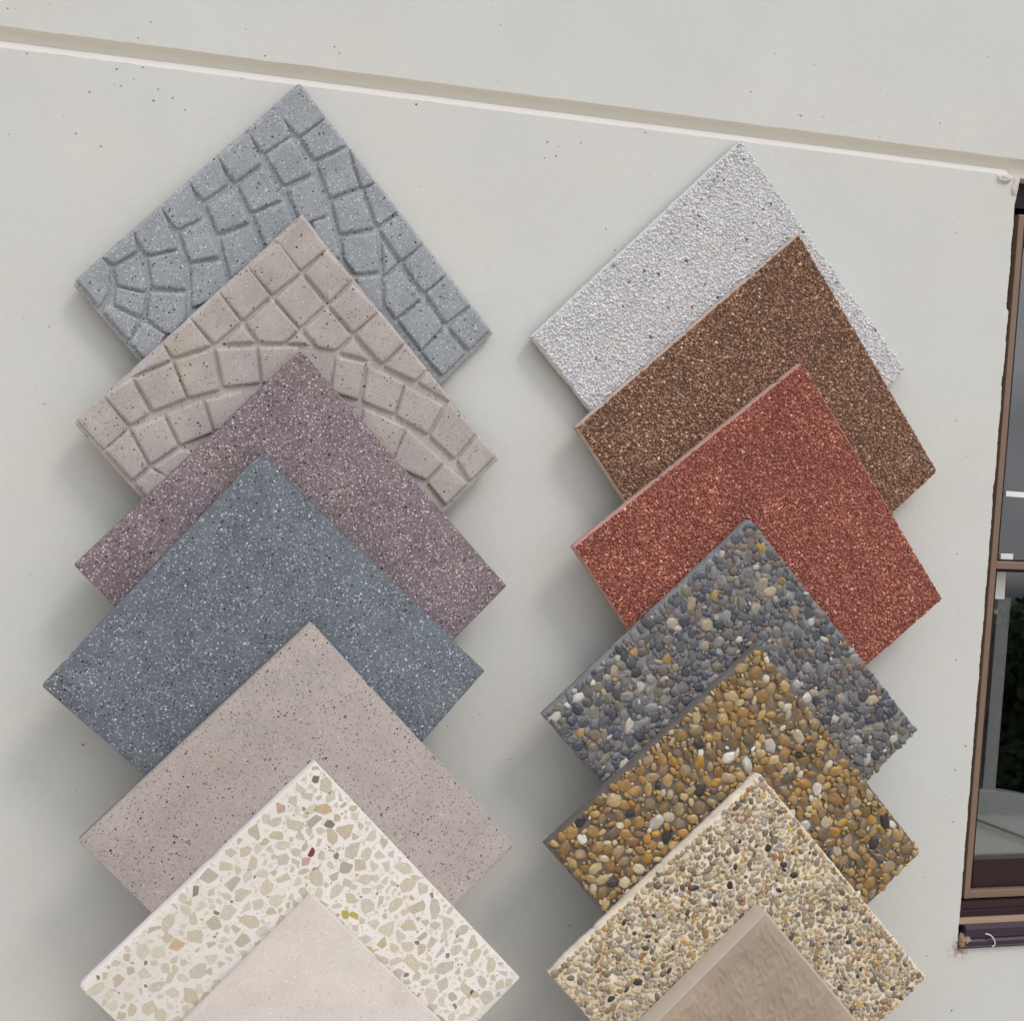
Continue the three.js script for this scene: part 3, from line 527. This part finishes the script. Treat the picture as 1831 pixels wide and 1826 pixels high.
// ------------------------------------------------------------------ right column: washed grains
const grainShapes = (seed, detail, rough) => Array.from({ length: 3 }, (_, k) => {
  const g = mergeVertices(new THREE.IcosahedronGeometry(1, detail).deleteAttribute('uv').deleteAttribute('normal')), p = g.attributes.position;
  for (let i = 0; i < p.count; i++) { const v = V(p.getX(i), p.getY(i), p.getZ(i)), f = 1 + rough * N3(v.x * 1.3 + seed, v.y * 1.3 + k * 9, v.z * 1.3); p.setXYZ(i, v.x * f, v.y * f, v.z * f); }
  if (detail) { g.computeVertexNormals(); return g; }
  const f = g.toNonIndexed(); f.computeVertexNormals(); return f;
});
function grainTile(key, name, label, { face, bed, back, tones, weights, pitch, r0, r1, detail, rough, amp, roughness = 0.8, odd = [], rc, split = 0.012, drift = 0.1 }) {
  const a = tile(key, name, label), r = rng(key.charCodeAt(1) * 131), o = outline(a.c, key.charCodeAt(1) * 17, amp, rc, 9);
  put('face_layer', slab(o, -0.0020, split, 0.0008), face, a);
  put('aggregate_bed', slab(insetRing(o, 0.0011), -0.0013, 0.002, 0.0006), bed, a);
  put('backing_layer', slab(insetRing(o, 0.0005), -split - 0.0020, a.th - split - 0.0020, 0.0003), back, a);
  const shapes = grainShapes(key.charCodeAt(1), detail, rough), spots = [[], [], []], total = weights.reduce((s, v) => s + v, 0);
  for (let x = -0.24; x < 0.24; x += pitch) for (let y = -0.22; y < 0.22; y += pitch) {
    const u = x + (r() - 0.5) * pitch * 1.1, v = y + (r() - 0.5) * pitch * 1.1, R = r0 + (r1 - r0) * r() ** 1.6;
    const w = r(), c = r(), h = r(), e = [r(), r(), r()], t = [r(), r(), r()], z = r(), j = r();
    if (!inside(a.c, u, v, R * 0.55 + amp * 0.6 * (1 + N2(u * 60, v * 60))) || unseen(key, u, v, 0.016)) continue;
    let q = c * total, i = 0; while (q > weights[i]) q -= weights[i++];
    spots[Math.floor(w * 3)].push({ u, v, R, z: -R * (0.5 + 1.1 * z * z) - 0.0002, e, t, col: tone(tones[i], (0.84 + 0.32 * j) * (1 + drift * N2(u * 9 + 4, v * 9))) });
  }
  for (const [u, v, R, c] of odd) spots[0].push({ u: u / 1000, v: v / 1000, R: R / 1000, z: -R / 1000 * 0.7, e: [0.5, 0.4, 0.6], t: [r(), r(), r()], col: tone(c) });
  const M = new THREE.Matrix4(), Q = new THREE.Quaternion(), E = new THREE.Euler(), mat = new THREE.MeshStandardMaterial({ color: 0xffffff, roughness });
  spots.forEach((list, k) => {
    const im = new THREE.InstancedMesh(shapes[k], mat, list.length); im.name = 'grains'; im.userData.kind = 'stuff'; im.castShadow = im.receiveShadow = true;
    list.forEach((s, i) => { Q.setFromEuler(E.set(s.t[0] * 6.28, s.t[1] * 6.28, s.t[2] * 6.28)); im.setMatrixAt(i, M.compose(V(s.u, s.v, s.z), Q, V(0.8 + 0.4 * s.e[0], 0.8 + 0.4 * s.e[1], 0.7 + 0.4 * s.e[2]).multiplyScalar(s.R))); im.setColorAt(i, s.col); });
    im.position.z = a.th; a.g.add(im);
  });
}
grainTile('R1', 'white_marble_tile', 'white washed marble grain tile with a few dark grains, topmost on the right', { face: plain([200, 201, 204], 0.9), bed: plain([186, 187, 194], 0.95), back: plain([98, 96, 88], 0.92, 1, 0.0006), tones: [[216, 215, 218], [209, 208, 211], [220, 218, 214], [199, 199, 203], [211, 207, 196], [110, 110, 113]], weights: [40, 34, 26, 14, 3, 1], pitch: 0.0030, r0: 0.0016, r1: 0.0026, detail: 1, rough: 0.3, amp: 0.0008, roughness: 0.9, drift: 0.03,
  odd: [[92, 172, 2.4, [40, 42, 48]], [83, 163, 2.2, [46, 46, 52]], [122, 180, 2, [52, 52, 56]], [176, 62, 3.4, [122, 122, 104]], [128, 100, 2.8, [92, 90, 86]], [168, 34, 2.6, [98, 98, 96]], [168, -56, 3.2, [38, 40, 48]], [-20, 168, 2.4, [64, 64, 68]], [-46, 172, 2.6, [120, 122, 120]], [40, 68, 2.4, [58, 58, 62]], [-6, 150, 2.2, [70, 66, 66]], [2, 84, 2, [150, 72, 56]], [-150, 120, 2.4, [160, 156, 128]], [-130, 124, 2.4, [176, 172, 150]]] });
grainTile('R2', 'brown_grain_tile', 'coffee brown crushed stone tile with a smooth pinkish edge, second on the right', { face: plain([190, 168, 154], 0.85), bed: plain([88, 66, 54], 0.95), back: plain([150, 146, 146], 0.92, 1, 0.0005), tones: [[154, 117, 95], [138, 103, 83], [168, 133, 109], [112, 82, 67], [194, 160, 136], [214, 186, 164], [136, 108, 82]], weights: [30, 26, 16, 20, 6, 3, 8], pitch: 0.0025, r0: 0.0014, r1: 0.0028, detail: 0, rough: 0.5, amp: 0.0005, rc: [0.002, 0.002, 0.002, 0.006] });
grainTile('R3', 'red_grain_tile', 'brick red crushed stone tile with a smooth pink edge, third on the right', { face: plain([186, 146, 136], 0.85), bed: plain([118, 66, 56], 0.95), back: plain([150, 128, 120], 0.92, 1, 0.0005), tones: [[170, 106, 91], [182, 118, 101], [152, 90, 77], [126, 70, 60], [204, 144, 124], [220, 174, 154], [156, 90, 80]], weights: [30, 18, 24, 16, 7, 2.6, 14], pitch: 0.0025, r0: 0.0014, r1: 0.0027, detail: 0, rough: 0.5, amp: 0.0005, rc: [0.003, 0.002, 0.002, 0.004] });

// ---- exposed pebbles
const pebbleShapes = (() => {
  const r = rng(404);
  return Array.from({ length: 8 }, (_, k) => {
    const g = mergeVertices(new THREE.IcosahedronGeometry(1, 3).deleteAttribute('uv').deleteAttribute('normal')), p = g.attributes.position, col = new Float32Array(p.count * 3), band = r() < 0.35, bx = r() - 0.5;
    for (let i = 0; i < p.count; i++) {
      const v = V(p.getX(i), p.getY(i), p.getZ(i)), f = 1 + 0.13 * N3(v.x * 0.8 + k * 5, v.y * 0.8, v.z * 0.8) + 0.035 * N3(v.x * 3 + k, v.y * 3, v.z * 3);
      p.setXYZ(i, v.x * f, v.y * f, v.z * f);
      let m = 0.9 + 0.2 * N3(v.x * 1.8 + k * 3, v.y * 1.8, v.z * 1.8) + 0.1 * N3(v.x * 6, v.y * 6 + k, v.z * 6); if (band && Math.abs(v.x * 0.8 + v.y * 0.5 - bx) < 0.12) m *= 1.25;
      col.set([m, m, m], i * 3);
    }
    g.setAttribute('color', new THREE.BufferAttribute(col, 3)); g.computeVertexNormals(); return g;
  });
})();
const smallPebbles = grainShapes(31, 1, 0.28);
function pebbleTile(key, name, label, { mortar, back, palette, classes, flat = 0.55, bed, amp, rc, odd = [], roughness = 0.55, split = 0.013, gap = 0.9, thin = 0, dim = 1 }) {
  const a = tile(key, name, label), r = rng(key.charCodeAt(1) * 977 + 5), o = outline(a.c, key.charCodeAt(1) * 29, amp, rc, 12);
  put('mortar_layer', slab(o, -bed, split, 0.0025), mortar, a);
  put('backing_layer', slab(insetRing(o, 0.0004), -split - bed, a.th - split - bed, 0.0004), back, a);
  const mats = palette.map(([, ...c]) => [0.86, 1, 1.14].map((k) => new THREE.MeshStandardMaterial({ color: tone(c, k * dim), vertexColors: true, roughness: roughness + 0.2 * (r() - 0.5) }))), total = palette.reduce((s, p) => s + p[0], 0);
  const list = [], cell = 0.012, hash = new Map();
  const free = (x, y, R) => { const i = Math.floor(x / cell), j = Math.floor(y / cell); for (let u = -2; u <= 2; u++) for (let v = -2; v <= 2; v++) for (const c of hash.get(`${i + u},${j + v}`) ?? []) if (Math.hypot(c.x - x, c.y - y) < (c.R + R) * gap) return false; return true; };
  const add = (x, y, R, c) => {
    let q = r() * total, i = 0; while (q > palette[i][0]) q -= palette[i++][0];
    const s = { x, y, R, asp: 0.5 + 0.46 * r(), t: r() * 6.28, k: Math.floor(r() * 8), m: c ?? i, v: Math.floor(r() * 3), sink: r(), tip: (r() - 0.5) * 0.5, tip2: (r() - 0.5) * 0.5 };
    list.push(s); const h = `${Math.floor(x / cell)},${Math.floor(y / cell)}`; hash.has(h) ? hash.get(h).push(s) : hash.set(h, [s]);
  };
  for (const [x, y, R, c] of odd) add(x / 1000, y / 1000, R / 1000, c);
  for (const [n, r0, r1] of classes) for (let i = 0; i < n; i++) {
    const x = (r() - 0.5) * 0.44, y = (r() - 0.5) * 0.44, R = r0 + (r1 - r0) * r();
    if (!inside(a.c, x, y, R * 0.72 + 0.0014) || unseen(key, x, y, 0.016) || !free(x, y, R)) continue;
    if (thin && R < 0.0045 && N2(x * 34 + 7, y * 34) > 1 - thin * 0.9) continue;              // here and there the cement shows
    add(x, y, R);
  }
  list.sort((p, q) => q.R - p.R);
  const M = new THREE.Matrix4(), Q = new THREE.Quaternion(), rest = list.slice(300), mat = new THREE.MeshStandardMaterial({ color: 0xffffff, roughness }), E = new THREE.Euler();
  const dims = (s) => { const L = s.R * 1.08 / Math.sqrt(s.asp); return [L, L * s.asp, s.R * flat]; };
  const z = (s) => Math.min(-s.R * flat * (0.95 + 0.45 * s.sink), -0.0006) - 0.0002;
  list.slice(0, 300).forEach((s) => {
    const m = put('pebble', pebbleShapes[s.k], mats[s.m][s.v], a); m.position.set(s.x, s.y, a.th + z(s)); m.rotation.set(s.tip, s.tip2, s.t, 'ZYX'); m.scale.set(...dims(s));
  });
  if (rest.length) [0, 1, 2].forEach((k) => {
    const part = rest.filter((_, i) => i % 3 === k), im = new THREE.InstancedMesh(smallPebbles[k], mat, part.length); im.name = 'small_pebbles'; im.userData.kind = 'stuff'; im.castShadow = im.receiveShadow = true; im.position.z = a.th;
    part.forEach((s, i) => { Q.setFromEuler(E.set(s.tip, s.tip2, s.t, 'ZYX')); im.setMatrixAt(i, M.compose(V(s.x, s.y, z(s)), Q, V(...dims(s)))); im.setColorAt(i, mats[s.m][s.v].color); }); a.g.add(im);
  });
  return list.length;
}
const mortarMap = (seed, c) => stoneMat(speckle(seed, c, [{ n: 6000, r0: 0.3, r1: 1, tones: [c.map((v) => v + 18), c.map((v) => v - 20)], alpha: 0.6 }], { mottle: 0.08, size: 512 }), 0.9, 0.0008);
const c4 = pebbleTile('R4', 'grey_pebble_tile', 'blue grey river pebbles set in grey mortar, fourth tile on the right', { mortar: mortarMap(204, [128, 129, 134]), back: plain([92, 90, 88], 0.92, 1, 0.0006), bed: 0.0036, amp: 0.0009, rc: [0.006, 0.003, 0.003, 0.004],
  palette: [[22, 112, 112, 117], [18, 96, 97, 103], [15, 124, 117, 115], [11, 86, 89, 99], [12, 130, 123, 111], [8, 110, 98, 96], [9, 142, 140, 138], [4, 196, 190, 182], [3, 170, 156, 136], [1.6, 168, 138, 86], [5, 76, 78, 84], [3, 128, 108, 96]],
  classes: [[1600, 0.0080, 0.0105], [14000, 0.0060, 0.0080], [24000, 0.0044, 0.0060], [26000, 0.0030, 0.0044], [16000, 0.0018, 0.0030]], roughness: 0.4, gap: 0.79, dim: 0.92,
  odd: [[-72, 142, 8, 7], [32, 118, 8.5, 8], [-20, 126, 6, 8], [176, 108, 6.5, 9]] });
const c5 = pebbleTile('R5', 'amber_pebble_tile', 'golden amber river pebbles set in grey mortar, fifth tile on the right', { mortar: mortarMap(205, [104, 97, 92]), back: plain([104, 106, 112], 0.92, 1, 0.0006), flat: 0.62, bed: 0.0042, amp: 0.0009, rc: [0.003, 0.003, 0.003, 0.006],
  palette: [[15, 160, 126, 76], [14, 148, 116, 72], [13, 172, 144, 98], [12, 134, 108, 74], [10, 184, 162, 124], [10, 150, 129, 98], [4, 192, 178, 150], [4, 176, 134, 62], [1.6, 208, 202, 190], [3.5, 112, 98, 80], [1.2, 62, 56, 54], [4, 138, 112, 92]],
  classes: [[900, 0.0086, 0.0116], [5000, 0.0064, 0.0086], [9000, 0.0046, 0.0064], [12000, 0.0030, 0.0046], [9000, 0.0016, 0.0030]], roughness: 0.32, gap: 0.85, dim: 0.96,
  odd: [[44, 158, 7.5, 10], [-88, 154, 6, 10], [-168, 98, 8.5, 10], [-70, 92, 10, 10], [104, 112, 10.5, 9], [60, 60, 10, 0], [-110, 120, 9.5, 1], [128, 4, 10, 7], [186, -128, 9.5, 10]] });
const c6 = pebbleTile('R6', 'cream_pebble_tile', 'small mixed pebbles crowded in white cement, sixth tile on the right above the tan one', { mortar: mortarMap(206, [220, 208, 190]), back: plain([168, 165, 162], 0.92, 1, 0.0006), bed: 0.0026, amp: 0.0009, rc: [0.005, 0.003, 0.003, 0.003],
  palette: [[18, 186, 170, 140], [15, 170, 153, 124], [13, 148, 131, 108], [11, 200, 184, 152], [9, 162, 150, 136], [9, 122, 108, 92], [4, 192, 162, 102], [4, 170, 134, 94], [3, 94, 84, 76], [1.4, 58, 54, 54], [4, 206, 198, 184], [2.5, 156, 110, 76], [4, 150, 146, 144]],
  classes: [[420, 0.0048, 0.0064], [2900, 0.0036, 0.0048], [6500, 0.0026, 0.0036], [10000, 0.0017, 0.0026], [12000, 0.001, 0.0017]], roughness: 0.5, gap: 0.88, flat: 0.6, thin: 0.34,
  odd: [[62, 118, 6.5, 9], [140, 60, 5.5, 9], [-6, 92, 7.5, 7], [150, 120, 6, 5], [136, 118, 6, 9]] });
console.log('pebbles', c4, c5, c6);

// ---- riven tan tile: soft split-stone relief over its face
{
  const a = tile('R7', 'rippled_tan_tile', 'tan tile with a rippled stone face and a wide smooth rim, lowest on the right');
  const m = stoneMat(speckle(207, [166, 148, 132], [{ n: 3000, r0: 0.4, r1: 1.6, tones: [[172, 155, 139], [158, 140, 124]], alpha: 0.35 }], { mottle: 0.04, grain: 0.02, drift: [160, 144, 130] }), 0.75, 0.0003), rimMat = plain([180, 168, 156], 0.8, 1, 0.0002);
  const o = outline(a.c, 63, 0.0004, [0.003, 0.003, 0.003, 0.003], 2);
  put('body', slab(o, -0.0012, a.th - 0.0012, 0.0034), rimMat, a);
  const n = 220, pos = [], uv = [], idx = [], C = insetBy(a.c, [0.0038, 0.0038, 0.0038, 0.0038]);
  for (let j = 0; j <= n; j++) for (let i = 0; i <= n; i++) {
    const s = i / n, t = j / n, x = (C[1][0] * (1 - t) + C[2][0] * t) * (1 - s) + (C[0][0] * (1 - t) + C[3][0] * t) * s, y = (C[1][1] * (1 - t) + C[2][1] * t) * (1 - s) + (C[0][1] * (1 - t) + C[3][1] * t) * s;
    const e = Math.min(1, Math.min(s, 1 - s, t, 1 - t) / 0.03), u = x * 0.86 - y * 0.5, v = x * 0.5 + y * 0.86, wx = u + 0.005 * N2(u * 22, v * 22), wy = v + 0.005 * N2(u * 22 + 9, v * 22);
    const h = (1 - Math.abs(N2(wx * 62, wy * 30 + 3))) * 0.9 + 0.5 * (1 - Math.abs(N2(wx * 120 + 5, wy * 80))) + 0.18 * N2(wx * 260, wy * 200) + 0.9 * N2(wx * 14, wy * 12);
    pos.push(x, y, -0.0011 + e * Math.max(0.0003, 0.0014 + 0.0017 * h)); uv.push(x, y);
  }
  for (let j = 0; j < n; j++) for (let i = 0; i < n; i++) { const p = j * (n + 1) + i; idx.push(p, p + n + 1, p + 1, p + 1, p + n + 1, p + n + 2); }
  const g = new THREE.BufferGeometry(); g.setAttribute('position', new THREE.Float32BufferAttribute(pos, 3)); g.setAttribute('uv', new THREE.Float32BufferAttribute(uv, 2)); g.setIndex(idx); g.computeVertexNormals();
  put('riven_face', g, m, a);
}
renderer.render(scene, camera);
